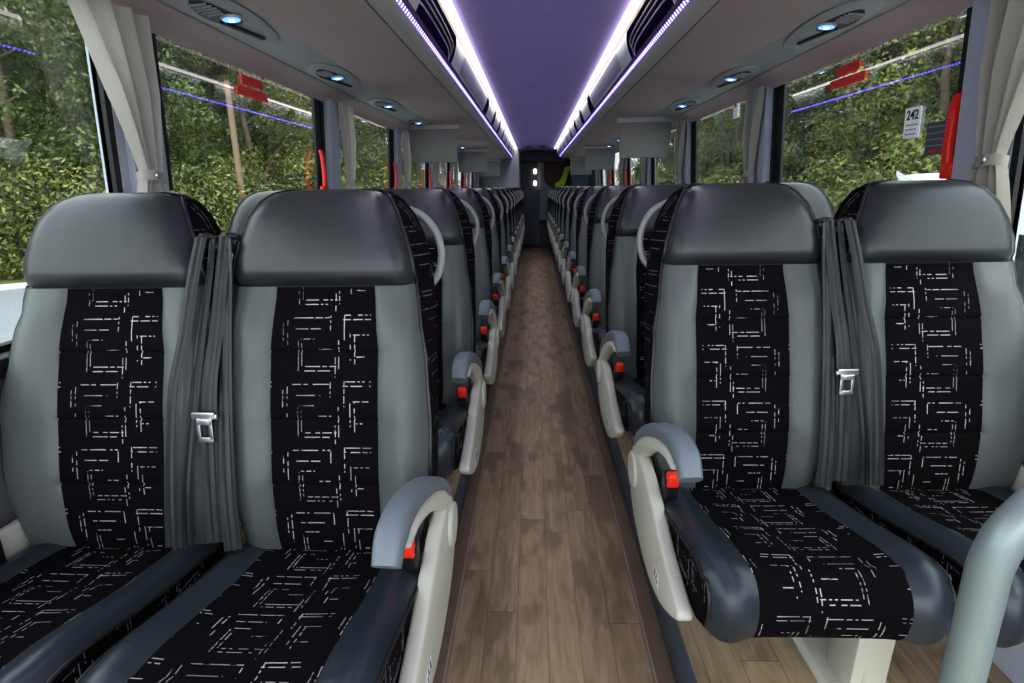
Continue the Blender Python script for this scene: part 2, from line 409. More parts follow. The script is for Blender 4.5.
def back_parts(sx, root, wide=False):
    fab, bl, br, hd, shl, gus, gus2 = MB(), MB(), MB(), MB(), MB(), MB(), MB()
    seams = [.57, .70, .83]
    zs = [.36, .39, .42, .45]
    z = .48
    while z < .955: zs.append(round(z, 4)); z += .03
    for s_ in seams: zs += [s_ - .004, s_, s_ + .004]
    zs += [.955]
    zs = sorted(set(zs))
    hz = [.955, .957, .963, .975, .99, 1.01, 1.03, 1.05, 1.07, 1.09, 1.105, 1.118, 1.128, 1.134, 1.138, 1.1405, 1.142]
    def ring(z, head):
        w = lerp_tab(W_TAB, z); wb = lerp_tab(WR_TAB, z); yf = lerp_tab(YF_TAB, z); yb = lerp_tab(YB_TAB, z)
        pts = []
        for u in US:
            a = abs(u)
            edge = .030 * max(0, (a - .84) / .16) ** 2.2
            if head:
                k = min(1, (z - .955) / .02)
                y = yf - .016 * (1 - a ** 2.4) * k - .004 + edge + (.010 * (1 - k))
                if z > 1.1: y += 0
            else:
                b = .017 * math.exp(-((a - .77) / .15) ** 2)
                fade = min(1, max(0, (.955 - z) / .06)) * min(1, max(.2, (z - .36) / .12))
                y = yf - b * fade + edge
                if a <= .54:
                    g = min(abs(z - s_) for s_ in seams)
                    if g < .004: y += .004
                    y += .004
            xx = u * w
            if not head:
                fh = min(.108, .56 * w)
                xx = math.copysign(a / .54 * fh if a <= .54 else fh + (a - .54) / .46 * (w - fh), u)
            pts.append(Vector((xx, y, z)))
        wp = w + (wb - w) * .8
        pts = [Vector((p.x if p.x < .1 else .1 + (p.x - .1) * (wp - .1) / max(.01, w - .1), p.y, p.z)) if w > .11 else Vector((p.x * (wp / w if p.x > 0 else 1), p.y, p.z)) for p in pts]
        # gusset and back
        if wide:
            kx = 1 + (.21 * min(1, max(0, (.955 - z) / .22)) if z < .955 else 0) + (.06 if z > .9 else 0)
            pts = [Vector((p.x if p.x < .1 else .1 + (p.x - .1) * (1 + (kx - 1) * (2 if z < .9 else 1.2)), p.y, p.z)) for p in pts]
        wr = pts[-1].x - w
        ef = pts[-1].y
        side = [(w + .004 + (wb - w) * .15, ef + .010), (w + (wb - w) * .75 + .003, (ef + yb) / 2), (wb + .003, yb - .018), (wb - .004, yb), (wb - .026, yb + .010)]
        right = [Vector((max(x, min(w + wr + .003, x + wr)), y, z)) for x, y in side]
        left = [Vector((-x, y, z)) for x, y in side][::-1]
        return pts, right, left
    def strip(mb, rows, uvf=None):
        mb.grid(rows, 0, [[uvf(p) for p in r] for r in rows] if uvf else None)
    R = [ring(z, False) for z in zs]; Hh = [ring(z, True) for z in hz]
    i0 = US.index(-.54); i1 = US.index(.54)
    strip(fab, [r[0][i0:i1 + 1] for r in R], lambda p: (p.x + .1, p.z + p.y * .1))
    strip(bl, [r[0][:i0 + 1] for r in R]); strip(br, [r[0][i1:] for r in R])
    strip(gus2, [[r[0][-1]] + r[1][:4] for r in R], lambda p: (p.y, p.z))
    strip(gus, [r[2][1:] + [r[0][0]] for r in R], lambda p: (p.y, p.z))
    strip(shl, [r[1][3:] + r[2][:2] for r in R])
    # headrest hood: leather all round except the patterned aisle gusset
    strip(hd, [r[0] for r in Hh])
    strip(gus, [r[2][1:] + [r[0][0]] for r in Hh[:-4]], lambda p: (p.y, p.z))
    strip(hd, [r[2][1:] + [r[0][0]] for r in Hh[-5:]])
    strip(shl, [[r[0][-1]] + r[1] + r[2][:2] for r in Hh])
    top = Hh[-1]; loop = top[0] + top[1] + top[2]
    hd.add(loop, [list(range(len(loop)))])
    bt = R[0]; loop = bt[0] + bt[1] + bt[2]
    shl.add(loop, [list(range(len(loop)))[::-1]])
    b = shl.build('backrest', M['shell'], root, sx, 60)
    for g_ in (gus, gus2): g_.build('side_gusset', M['gusset'], b, sx, 60, label='black patterned fabric side of the backrest')
    fab.build('fabric_panel', M['fabric'], b, sx, 60, label='black fabric panel with broken white lines')
    bl.build('side_bolster', M['bolster'], b, sx, 60, label='grey leather bolster'); br.build('side_bolster', M['bolster'], b, sx, 60, label='grey leather bolster')
    h = hd.build('headrest', M['head'], root, sx, 60)
    pp = MB()
    allr = R[2:] + Hh
    L_ = [r[0][0] + Vector((-.002, 0, 0)) for r in allr]; Rr = [r[0][-1] + Vector((.002, 0, 0)) for r in allr]
    pp.tube(L_ , .0036, 6, 0, 0, (0, 1, .1)); pp.build('piping', M['piping'], b, sx, 60); pp = MB(); pp.tube(Rr, .0036, 6, 0, 0, (0, 1, .1))
    pp.build('piping', M['piping'], b, sx, 60); pp = MB()
    # tape seam below the headrest
    sm = ring(.955, True)[0]
    pp.tube([p + Vector((0, -.002, 0)) for p in sm], .0024, 5, 0, 0, (0, 0, 1))
    pp.build('seam_cord', M['piping'], b, sx, 60)
    return b

def cushion_parts(sx, root, cw=.205):
    prof = [(.02, .43), (-.04, .445), (-.12, .458), (-.20, .474), (-.28, .493), (-.345, .508), (-.395, .512), (-.430, .504), (-.452, .485),
            (-.462, .458), (-.460, .43), (-.452, .405), (-.435, .386), (-.40, .378), (-.25, .368), (.0, .352)]
    prof = [(p.y, p.z) for p in crom([(0, a, b) for a, b in prof], 3)]
    P = [Vector((0, a, b)) for a, b in prof]
    US2 = [-1, -.98, -.94, -.88, -.80, -.72, -.66, -.62, -.5, -.3, -.1, .1, .3, .5, .62, .66, .72, .80, .88, .94, .98, 1]
    rows = []; L = 0; Ls = []
    for i, p in enumerate(P):
        T = (P[min(i + 1, len(P) - 1)] - P[max(i - 1, 0)]).normalized(); N = Vector((0, T.z, -T.y))
        if N.z < 0 and i < 5: N = -N
        N = Vector((0, -T.z, T.y)) if (Vector((0, -T.z, T.y)).dot(Vector((0, -.2, .44)) - Vector((0, -.2, .40)))) > 0 and i < 20 else N
        # outward normal: away from cushion core
        core = Vector((0, max(-.40, min(0, p.y)), .42)); 
        if N.dot(p - core) < 0: N = -N
        if i: L += (p - P[i - 1]).length
        Ls.append(L)
        w = cw - .006 * (p.y < -.42)
        row = []
        for u in US2:
            a = abs(u)
            off = -.016 * max(0, (a - .86) / .14) ** 2 + .010 * math.exp(-((a - .80) / .13) ** 2) - .010 * (1 - a * a) * (1 if p.y > -.40 else .2)
            if a <= .62:
                if min(abs(L - q) for q in (.17, .34)) < .006 : off -= .003
            row.append(p + Vector((u * w, 0, 0)) + N * off)
        rows.append(row)
    fab, b1, b2, sd, pp = MB(), MB(), MB(), MB(), MB()
    sds = []; pps = []
    a0, a1 = US2.index(-.62), US2.index(.62)
    fab.grid([r[a0:a1 + 1] for r in rows], 0, [[(p.x + .1, -l) for p in r[a0:a1 + 1]] for r, l in zip(rows, Ls)])
    b1.grid([r[:a0 + 1] for r in rows]); b2.grid([r[a1:] for r in rows])
    for k, flip in ((0, False), (-1, True)):
        loop = [r[k] for r in rows]
        F = list(range(len(loop)))
        sd = MB(); sd.add(loop, [F[::-1] if flip else F], 0, [(p.y, p.z) for p in loop]); sds.append(sd); pp = MB(); pps.append(pp)
        pp.tube([p + Vector(((-1 if k == 0 else 1) * .001, 0, 0)) for p in loop[1:34]], .0034, 6, 0, 0, (1, 0, 0))
    s = fab.build('seat_cushion', M['fabric'], root, sx, 60, label='black fabric seat cushion with broken white lines')
    b1.build('cushion_bolster', M['cush'], s, sx, 60, label='dark blue-grey leather bolster'); b2.build('cushion_bolster', M['cush'], s, sx, 60, label='dark blue-grey leather bolster')
    for sd, pp in zip(sds, pps): sd.build('cushion_side', M['fabric'], s, sx, 60); pp.build('piping', M['piping'], s, sx, 60)

RSEC = lambda w, h, r=.35, n=3: [( (w/2 - rr) * cx + rr * math.cos(a) , (h/2 - rr) * cy + rr * math.sin(a))
        for rr in [min(w, h) * r] for (cx, cy, a0) in ((1, 1, 0), (-1, 1, PI/2), (-1, -1, PI), (1, -1, 3*PI/2)) for k in range(n + 1) for a in [a0 + k * PI / 2 / n]]

def arm_parts(sx, root):
    # armrest folded over the cushion on the aisle side
    cl = [(-.214, .095, .435), (-.214, .075, .485), (-.214, .030, .528), (-.214, -.045, .572), (-.212, -.130, .608), (-.210, -.205, .628), (-.208, -.262, .626)]
    a = MB()
    a.sweep([(x, y + .010, z - .012) for x, y, z in cl], RSEC(.042, .05), 0, (1, 0, 0), [(1.0, 1.25), (1, 1.0), (1, .9), (1, .75), (1, .62), (1, .5), (1, .3)], smooth=5)
    a.cyl((-.214, .092, .425), .056, .046, 'x', 28, 0, bev=.008)
    arm = a.build('armrest', M['cream'], root, sx, 50, label='cream folding armrest')
    c = MB()
    top = [(-.216, .125, .462), (-.216, .095, .510), (-.215, .040, .552), (-.213, -.035, .594), (-.211, -.130, .632), (-.209, -.220, .653), (-.207, -.282, .646), (-.206, -.312, .618)]
    c.sweep(top, RSEC(.047, .030, .42), 0, (1, 0, 0), [(.55, .45), (.8, .7), (.95, .85), (1, 1), (1, 1.1), (1, 1.25), (1, 1.45), (.9, 1.25)], smooth=5)
    c.build('arm_pad', M['cap'], arm, sx, 60, label='blue-grey padded top of the armrest')
    d = MB(); d.cyl((-.238, .095, .425), .047, .006, 'x', 28, 0, bev=.002)
    d.build('pivot_cover', M['cream'], arm, sx, 50)
    s = MB()
    pl = [(.150, .43), (.145, .375), (.11, .33), (.04, .295), (-.06, .275), (-.16, .275), (-.25, .297), (-.32, .330), (-.372, .362), (-.385, .378), (-.372, .392), (-.30, .405), (-.22, .425), (-.13, .455), (-.05, .478), (.03, .49), (.10, .49), (.14, .47)]
    pl = [(p.y, p.z) for p in crom([(0, a_, b_) for a_, b_ in pl], 2)][:-1]
    s.poly(pl, -.234, -.204, .007)
    sh = s.build('side_shield', M['cream'], root, sx, 50, label='cream plastic side shield facing the aisle')
    st = MB(); st.box((-.2348, -.215, .335), (.0012, .046, .030), .0004, 0)
    for k, (yy, zz, w_, h_) in enumerate([(-.205, .342, .008, .010), (-.222, .343, .006, .008), (-.212, .331, .012, .004), (-.228, .333, .005, .010), (-.199, .330, .004, .006)]):
        st.box((-.2356, yy, zz), (.0008, w_, h_), 0, 1)
    st.build('sticker', [M['sticker'], M['ink']], sh, sx, 30, label='small white sticker with purple marks')
    bk = MB()
    bk.box((-.187, -.100, .488), (.030, .040, .060), .006, 0, rot=Matrix.Rotation(math.radians(12), 3, 'X').to_4x4())
    bk.tube([(-.187, -.098, .46), (-.19, -.06, .44), (-.195, -.02, .40)], .008, 8)
    b = bk.build('belt_buckle', M['black'], root, sx, 50)
    rb = MB(); rb.box((-.187, -.118, .512), (.027, .022, .032), .004, 0, rot=Matrix.Rotation(math.radians(12), 3, 'X').to_4x4())
    rb.build('release_button', M['red'], b, sx, 50, label='red release button')

def handle_part(sx, root):
    h = MB()
    h.tube([(-.118, .180, 1.098), (-.145, .198, 1.098), (-.180, .205, 1.082), (-.206, .207, 1.048), (-.217, .205, 1.005), (-.210, .199, .962), (-.193, .186, .938), (-.172, .170, .928)], .0085, 10, 0, 6, (0, 1, .01))
    o = h.build('grab_handle', M['handle'], root, sx, 60, label='light grey curved grab handle')
    e = MB(); e.box((-.122, .173, 1.100), (.030, .022, .034), .006); e.box((-.176, .165, .927), (.024, .026, .034), .006)
    e.build('handle_mount', M['black'], o, sx)

def belt_part(sx, root, inner, tongue=True):
    q = inner   # +1: belt on the +x side
    g = MB()
    g.box((q * .195, .155, 1.035), (.045, .060, .028), .010, 0, rot=Matrix.Rotation(math.radians(25), 3, 'X').to_4x4())
    g.tube([(q * .175, .12, 1.040), (q * .180, .098, 1.052), (q * .195, .09, 1.056), (q * .214, .098, 1.050), (q * .216, .13, 1.038)], .006, 8)
    gd = g.build('belt_guide', M['black'], root, sx, 50)
    def ribbon(path, width, tw, mb):
        P = crom(path, 6); rows = []; uv = []; L = 0; n = 7
        for i, p in enumerate(P):
            t = i / (len(P) - 1)
            if i: L += (p - P[i - 1]).length
            w = width[0] + (width[1] - width[0]) * t
            a = tw[0] + (tw[1] - tw[0]) * t
            d = Vector((math.cos(a), math.sin(a), 0)); nrm = Vector((-math.sin(a), math.cos(a), 0))
            rows.append([p + d * (w * (k / (n - 1) - .5)) + nrm * (.0022 * math.cos(k * 2.1 + t * 3)) for k in range(n)])
            uv.append([(k / (n - 1), L) for k in range(n)])
        mb.grid(rows, 0, uv)
        back = [[v + Vector((0, .0016, 0)) for v in r] for r in rows]
        mb.grid(back, 0, uv, flip=True)
    r = MB()
    if q > 0: W1 = [.200, .200, .205, .210, .212, .214, .214]; W2 = [.190, .188, .184, .180, .176, .174]; wd = (.026, .034)
    else: W1 = [.198, .190, .180, .168, .158, .150, .146]; W2 = [.208, .203, .195, .184, .172, .164]; wd = (.026, .026)
    YY = [.086, .058, .030, -.004, -.022, -.032, -.036]; ZZ = [1.055, .98, .88, .78, .66, .54, .47]
    ribbon([(q * a_, b_ - (.018 if q < 0 else 0), c_) for a_, b_, c_ in zip(W1, YY, ZZ)], wd, (.1, .0), r)
    YY = [.090, .070, .035, .000, -.026, -.034]; ZZ = [1.050, .97, .86, .72, .58, .46]
    ribbon([(q * a_, b_ - (.012 if q > 0 else 0), c_) for a_, b_, c_ in zip(W2, YY, ZZ)], (.024, .034 if q > 0 else .022), (.7, -.2), r)
    if 0: ribbon([(q * .203, .086, 1.055), (q * .200, .058, .98), (q * .203, .030, .88), (q * .206, -.004, .78), (q * .204, -.022, .66), (q * .200, -.032, .54), (q * .196, -.036, .47)], (.030, .046), (.1, .0), r)
    if 0: ribbon([(q * .222, .090, 1.050), (q * .226, .070, .97), (q * .224, .035, .86), (q * .220, .008, .72), (q * .212, -.010, .58), (q * .206, -.018, .455)], (.030, .034), (.9, -.4), r)
    r.build('belt_webbing', M['belt'], root, sx, 60, label='dark grey belt webbing')
    if tongue:
        t = MB(); z0 = .725; x0 = q * .214; y0 = -.026
        t.box((x0, y0, z0), (.050, .006, .010), .002)
        t.box((x0, y0 - .004, z0 + .006), (.044, .004, .008), .001)
        for dx in (-.012, .012): t.box((x0 + dx, y0 - .003, z0 - .024), (.007, .003, .042), .001)
        t.box((x0, y0 - .003, z0 - .045), (.031, .003, .010), .001); t.box((x0, y0 - .003, z0 - .010), (.031, .003, .012), .001)
        t.build('belt_tongue', M['steel'], root, sx, label='silver belt tongue')

def base_parts(sx, root, aisle):
    f = MB()
    f.box((0, -.06, .355), (.40, .035, .030), .004); f.box((0, -.30, .362), (.40, .035, .025), .004)
    f.box((.0, .07, .365), (.34, .03, .06), .006)
    fr = f.build('seat_frame', M['black'], root, sx)
    if aisle:
        l = MB()
        l.poly([(-.20, 0), (-.10, 0), (-.11, .18), (-.06, .345), (-.24, .35), (-.21, .2)], .215, .295, .006); l.box((.243, -.15, .17), (.006, .110, .3), .001)
        l.box((.26, -.13, .008), (.14, .30, .016), .004)
        l.build('pedestal_leg', M['cream'], root, sx, 40, label='cream pedestal leg')
    else:
        l = MB(); l.box((.222, -.16, .34), (.034, .30, .05), .006)
        l.build('wall_bracket', M['pillar'], root, sx)
        a = MB(); a.box((.212, -.05, .455), (.02, .13, .08), .008); a.build('side_trim', M['cream'], root, sx)
        bk = MB(); bk.box((.196, -.095, .470), (.026, .036, .060), .005); o = bk.build('belt_buckle', M['black'], root, sx)
        rb = MB(); rb.box((.196, -.11, .497), (.024, .018, .022), .004); rb.build('release_button', M['red'], o, sx, label='red release button')

def make_seat(sx, aisle):
    root = empty('coach_seat', (0, 0, 0))
    RECLINE[0] = .082
    back_parts(sx, root, not aisle)
    if aisle: handle_part(sx, root)
    belt_part(sx, root, 1 if aisle else -1, aisle)
    RECLINE[0] = 0.0
    cushion_parts(sx, root, .205 if aisle else .188)
    if aisle: arm_parts(sx, root)
    base_parts(sx, root, aisle)
    return root

ORD = ['first', 'second', 'third', 'fourth', 'fifth', 'sixth', 'seventh', 'eighth', 'ninth', 'tenth', 'eleventh', 'twelfth', 'thirteenth', 'fourteenth']
PITCH = .81
for side, sx, y0, nrow in (('left', -1, 1.0, 13), ('right', 1, 1.255, 14)):
    for aisle in (True, False):
        proto = make_seat(sx, aisle)
        for r in range(nrow):
            o = proto if r == 0 else copy_tree(proto)
            xc = .455 if aisle else .892
            o.location = (sx * xc, y0 + r * PITCH, 0)
            where = 'aisle' if aisle else 'window'
            detail = 'with cream armrest' if aisle else 'below the glass'
            if r == 0: txt = f'black leather and patterned fabric {where} seat, nearest to us on the {side}, {detail}'
            elif r == nrow - 1: txt = f'black leather {where} seat in the rearmost row on the {side} side'
            else: txt = f'black leather and patterned {where} seat in the {ORD[r]} row back on the {side}'
            tag(o, txt, 'seat', f'coach seats in rows on the {side} side')

# ------------------------------------------------------------------ body shell
Y0, Y1 = -1.25, 12.55
def struct(name, mb, mats, parent=None, **k):
    o = mb.build(name, mats, parent, **k)
    if parent is None: o['kind'] = 'structure'
    return o

fl = MB()
XR = .345
fl.box((0, (Y0 + Y1) / 2, -.17), (XR * 2, Y1 - Y0, .04), 0, 0)
struct('floor', fl, M['wood'])
for s_, nm in ((-1, 'left'), (1, 'right')):
    p = MB(); p.box((s_ * (XR + 1.24) / 2, (Y0 + Y1) / 2, -.09), (1.24 - XR, Y1 - Y0, .18), 0, 0)
    struct('floor', p, M['wood'], smooth=False)
    t = MB(); t.box((s_ * (XR - .003), (Y0 + Y1) / 2, -.075), (.008, Y1 - Y0, .154), .003); struct('trim_1', t, M['riser'])
    t = MB(); t.box((s_ * .648, (Y0 + Y1) / 2, .004), (.042, Y1 - Y0, .010), .003); struct('trim_7', t, M['cream'])
    t = MB(); t.box((s_ * .676, (Y0 + Y1) / 2, .003), (.008, Y1 - Y0, .008), .002); struct('trim_8', t, M['blueline'])
    t = MB(); t.box((s_ * (XR - .032), (Y0 + Y1) / 2, -.1485), (.050, Y1 - Y0, .004), .001); struct('trim_2', t, M['brownstrip'])
    t = MB(); t.box((s_ * (XR - .058), (Y0 + Y1) / 2, -.1482), (.006, Y1 - Y0, .005), .001); struct('trim_3', t, M['trimline'])

# side walls lean in slightly towards the roof
ZS, ZT = .80, 1.66
def wx(z): return 1.175 - (z - .8) * .055 if z > .8 else 1.175
PIL = {-1: [1.655 + 1.53 * k + .05 * (k > 0) for k in range(7)], 1: [1.625 + 1.50 * k for k in range(7)]}
PW = .20
def wallquad(mb, s_, ya, yb, za, zb, inset=0, m=0, th=.03):
    xa, xb = wx(za) - inset, wx(zb) - inset
    V = []
    for dx in (0, th):
        for y, z, x in ((ya, za, xa), (yb, za, xa), (yb, zb, xb), (ya, zb, xb)): V.append((s_ * (x + dx), y, z))
    F = [(0, 1, 2, 3), (7, 6, 5, 4), (0, 4, 5, 1), (1, 5, 6, 2), (2, 6, 7, 3), (3, 7, 4, 0)]
    if s_ > 0: F = [f[::-1] for f in F]
    mb.add(V, F, m)
nwin = 0
for s_, nm in ((-1, 'left'), (1, 'right')):
    w = MB()
    wallquad(w, s_, Y0, Y1, -.18, ZS, 0, 0, .04)
    wallquad(w, s_, Y0, Y1, ZT, 2.02, 0, 0, .04)
    wallquad(w, s_, 11.0, Y1, ZS, ZT, 0, 0, .04)
    struct('wall_' + nm, w, M['wall'], smooth=False)
    sl = MB(); sl.box((s_ * 1.155, (Y0 + Y1) / 2, ZS - .005), (.05, Y1 - Y0, .045), .01); struct('trim_4', sl, M['rubber'])
    h = MB(); h.box((s_ * 1.125, (Y0 + Y1) / 2, .11), (.10, Y1 - Y0, .22), .012); struct('trim_5', h, M['pillar'])
    edges = [Y0] + [e for p in PIL[s_] for e in (p - PW / 2, p + PW / 2)] + [11.0]
    for i in range(0, len(edges) - 1, 2):
        ya, yb = edges[i], edges[i + 1]
        if yb - ya < .1: continue
        nwin += 1
        g = MB(); xa, xb = wx(ZS), wx(ZT)
        q = [(s_ * (xa + .02), ya, ZS), (s_ * (xa + .02), yb, ZS), (s_ * (xb + .02), yb, ZT), (s_ * (xb + .02), ya, ZT)]
        g.add(q, [(0, 1, 2, 3) if s_ < 0 else (3, 2, 1, 0)])
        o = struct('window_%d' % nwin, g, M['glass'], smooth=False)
        k = MB()
        wallquad(k, s_, ya, ya + .022, ZS, ZT, 0, 0, .025); wallquad(k, s_, yb - (.10 if i else .022), yb, ZS, ZT, -.012, 0, .012)
        wallquad(k, s_, yb - .022, yb, ZS, ZT, 0, 0, .025)
        wallquad(k, s_, ya, yb, ZS, ZS + .03, 0, 0, .025); wallquad(k, s_, ya, yb, ZT - .02, ZT, 0, 0, .025)
        k.build('window_gasket', M['rubber'], o, smooth=False)
    for p in PIL[s_]:
        k = MB(); wallquad(k, s_, p - PW / 2, p + PW / 2, ZS, ZT, .002, 0, .05)
        wallquad(k, s_, p - PW / 2 + .03, p + PW / 2 - .03, ZS, ZT, .022, 0, .04)
        struct('wall_pillar', k, M['pillar'], smooth=False)

# ceiling: arched centre panel tinted with purple light, roof above the racks
c = MB(); rows = []
for i in range(13):
    u = -1 + i / 6; x = u * .362; z = 1.872 - .022 * u * u
    rows.append([(x, Y0, z), (x, Y1, z)])
c.grid(rows, 0, None, flip=True)
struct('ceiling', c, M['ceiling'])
r = MB(); r.box((0, (Y0 + Y1) / 2, 2.02), (2.46, Y1 - Y0, .04)); struct('ceiling', r, M['wall'])
for s_ in (-1, 1):
    v = MB(); v.box((s_ * .13, 11.05, 1.858), (.10, .16, .012), .005); v.box((s_ * .13, 11.05, 1.850), (.08, .12, .004), .001)
    tag(v.build('air_vent', M['black']), f'dark oval vent on the purple-tinted ceiling at the rear, {"left" if s_ < 0 else "right"} of centre', 'vent', 'rear ceiling vents')

# ------------------------------------------------------------------ luggage racks
OPEN = [(-.9, .55), (.95, 1.75), (2.13, 2.97), (4.72, 4.99), (5.58, 5.82), (6.40, 6.62), (7.25, 7.42), (8.1, 8.25), (9.0, 9.15), (9.9, 10.05), (10.8, 10.95)]
YR1 = 11.35
for s_, nm in ((-1, 'left'), (1, 'right')):
    root = empty('luggage_rack', (0, 0, 0), f'long overhead luggage rack with mauve underside along the {nm} windows', 'luggage rack', 'overhead luggage racks')
    def pr(pts, name, mat, ya=Y0, yb=YR1, smooth=True, label=None, par=root):
        mb = MB(); P = crom([(x, 0, z) for x, z in pts], 3) if smooth and len(pts) > 2 else [Vector((x, 0, z)) for x, z in pts]
        mb.grid([[(s_ * p.x, ya, p.z), (s_ * p.x, yb, p.z)] for p in P], 0, None, flip=(s_ < 0))
        return mb.build(name, mat, par, label=label)
    pr([(1.130, 1.585), (1.122, 1.598), (1.09, 1.617), (1.04, 1.636)], 'window_trim', M['mauve'], label='mauve strip above the windows')
    pr([(1.04, 1.636), (1.036, 1.640), (.95, 1.648), (.855, 1.656), (.85, 1.652)], 'service_channel', M['psu'], label='grey service channel')
    pr([(.85, 1.652), (.84, 1.648), (.72, 1.652), (.60, 1.658), (.528, 1.666), (.524, 1.670)], 'underside', M['mauve'], label='mauve fabric-covered underside')
    pr([(.524, 1.6695), (.518, 1.6705)], 'stitched_seam', M['perf'], smooth=False, label='row of dark stitches')
    pr([(.518, 1.670), (.500, 1.672), (.475, 1.680), (.458, 1.692), (.4545, 1.697)], 'fascia', M['fascia'], label='warm grey rounded fascia')
    pr([(.4545, 1.697), (.4395, 1.715)], 'purple_light_strip', M['purple_led'], smooth=False, label='glowing purple LED strip')
    pr([(.4395, 1.715), (.438, 1.716), (.43, 1.716)], 'lip', M['frame'], smooth=False)
    pr([(.43, 1.716), (.46, 1.700), (1.10, 1.690)], 'rack_shelf', M['rackin'], smooth=False, label='dark brown rack floor')
    pr([(1.10, 1.690), (1.10, 1.95), (.50, 1.96), (.40, 1.845)], 'rack_back', M['rackin'], smooth=False)
    pr([(.397, 1.826), (.394, 1.836), (.391, 1.860)], 'light_carrier', M['rackin'], smooth=False)
    pr([(.391, 1.858), (.364, 1.858)], 'white_light_strip', M['white_led'], smooth=False, label='bright white LED strip along the ceiling edge')
    pr([(.362, 1.860), (.361, 1.831), (.357, 1.831), (.356, 1.862)], 'ceiling_glow_lip', M['glow_lip'], smooth=False)  # added glowing lip: lights the ceiling edge, screens the strip from the windows
    # front band: frames and closed lockers between the openings
    def band(u): return (.436 + (.396 - .436) * u, 1.716 + (1.828 - 1.716) * u)
    segs = []; y = Y0
    for a, b in OPEN: segs.append((y, a)); y = b
    segs.append((y, YR1))
    for (a, b) in segs:
        mb = MB(); rows = []
        for k in range(7):
            u = k / 6; x, z = band(u); x -= .006 * math.sin(u * PI)
            e = .03 * (1 - (2 * u - 1) ** 2) * 0 + .045 * (u ** 3)
            rows.append([(s_ * x, a - e * (a > Y0 + .1), z), (s_ * x, b + e * (b < YR1 - .1), z)])
        mb.grid(rows, 0, None, flip=(s_ < 0))
        fo = mb.build('rack_frame', M['frame'], root, label='light grey rack frame')
        if b - a > 1.2:
            db = MB(); rows = []
            for k in range(5):
                u = .14 + .74 * k / 4; x, z = band(u); x -= .006 * math.sin(u * PI) + .004
                rows.append([(s_ * x, a + .28, z), (s_ * x, b - .05, z)])
            db.grid(rows, 0, None, flip=(s_ < 0)); db.build('locker_door', M['door'], fo, label='closed lilac-grey locker door')
    rd = MB()
    for (a, b) in OPEN:
        if b - a < .5: continue
        for k, u in enumerate((.42, .62, .8)):
            x, z = band(u)
            rd.tube([(s_ * (x + .02), a, z - .01), (s_ * (x + .004), a + .1, z), (s_ * (x + .004), b - .25, z), (s_ * (x + .008), b - .10 + .02 * k, z - .02), (s_ * (x + .03), b - .02, z - .05)], .0035, 6)
    rd.build('luggage_rail', M['rod'], root, label='thin dark rails across the rack opening')

# passenger service units
def make_psu(s_):
    root = empty('service_unit', (0, 0, 0))
    b = MB()
    # scooped recess: teardrop plate
    out = []
    for k in range(28):
        a = 2 * PI * k / 28
        out.append((math.cos(a) * .075 * (1 - .25 * math.sin(a)), .02 + math.sin(a) * .30))
    b.poly([(p[0] * s_, p[1]) for p in out], .0, -.005, .002, axis='z')
    plate = b.build('cover_plate', M['psu'], root)
    rc = MB(); pts = []
    for k in range(28):
        a = 2 * PI * k / 28
        pts.append((s_ * (.010 + math.cos(a) * (.044 + .012 * math.sin(a + .5))), -.06 + math.sin(a) * .125))
    rc.poly(pts, -.005, -.0065, .0, axis='z'); rc.build('vent_recess', M['black'], plate)
    sl = MB()
    for k in range(5): sl.box((s_ * (.012), -.155 + k * .022, -.010), (.062 - abs(k - 2) * .006, .008, .006), .002)
    sl.build('vent_slats', M['rod'], plate)
    l = MB(); l.cyl((s_ * -.012, -.02, -.011), .030, .008, 'z', 24, 0, bev=.002); lp = l.build('reading_light', M['frame'], root)
    l = MB(); l.cyl((s_ * -.012, -.02, -.0155), .024, .003, 'z', 24); l.build('light_lens', M['blue'], lp, label='blue glowing lens')
    l = MB(); l.cyl((s_ * -.012, -.02, -.0175), .009, .003, 'z', 16); l.build('light_core', M['bluec'], lp)
    w = MB(); w.box((s_ * .02, .12, -.009), (.018, .22, .007), .003, 0, rot=Matrix.Rotation(.12 * s_, 4, 'Z')); w.build('switch_strip', M['black'], root)
    return root
for s_, nm, ys in ((-1, 'left', 1.86), (1, 'right', 2.13)):
    pu = make_psu(s_)
    for k in range(10):
        o = pu if k == 0 else copy_tree(pu)
        y = ys + .94 * k
        o.location = (s_ * .945, y, 1.648); o.rotation_euler = (0, s_ * math.radians(5), 0)
        tag(o, f'reading light and air vent unit, {ORD[k]} one back under the {nm} luggage rack', 'reading light', f'service units under the {nm} rack')

# flip-down monitors
def make_monitor():
    root = empty('monitor', (0, 0, 0))
    b = MB(); b.poly([(-.205, 0), (.205, 0), (.19, -.265), (-.19, -.265)], -.016, .016, .006, axis='y'); b.build('screen_housing', M['monitor'], root)
    e = MB(); e.poly([(-.215, .035), (.215, .035), (.21, -.004), (-.21, -.004)], -.03, .03, .006, axis='y'); e.build('hinge_mount', M['monitor_e'], root)
    return root
mon = make_monitor(); first = True
for s_, nm, ys in ((-1, 'left', (4.93, 8.0, 11.0)), (1, 'right', (4.72, 7.85, 10.9))):
    for k, y in enumerate(ys):
        o = mon if first else copy_tree(mon); first = False
        o.location = (s_ * (.865 if s_ < 0 else .83), y, 1.615)
        tag(o, f'grey flip-down monitor hanging from the {nm} rack, {["nearest", "middle", "farthest"][k]} of three', 'monitor', 'flip-down monitors')

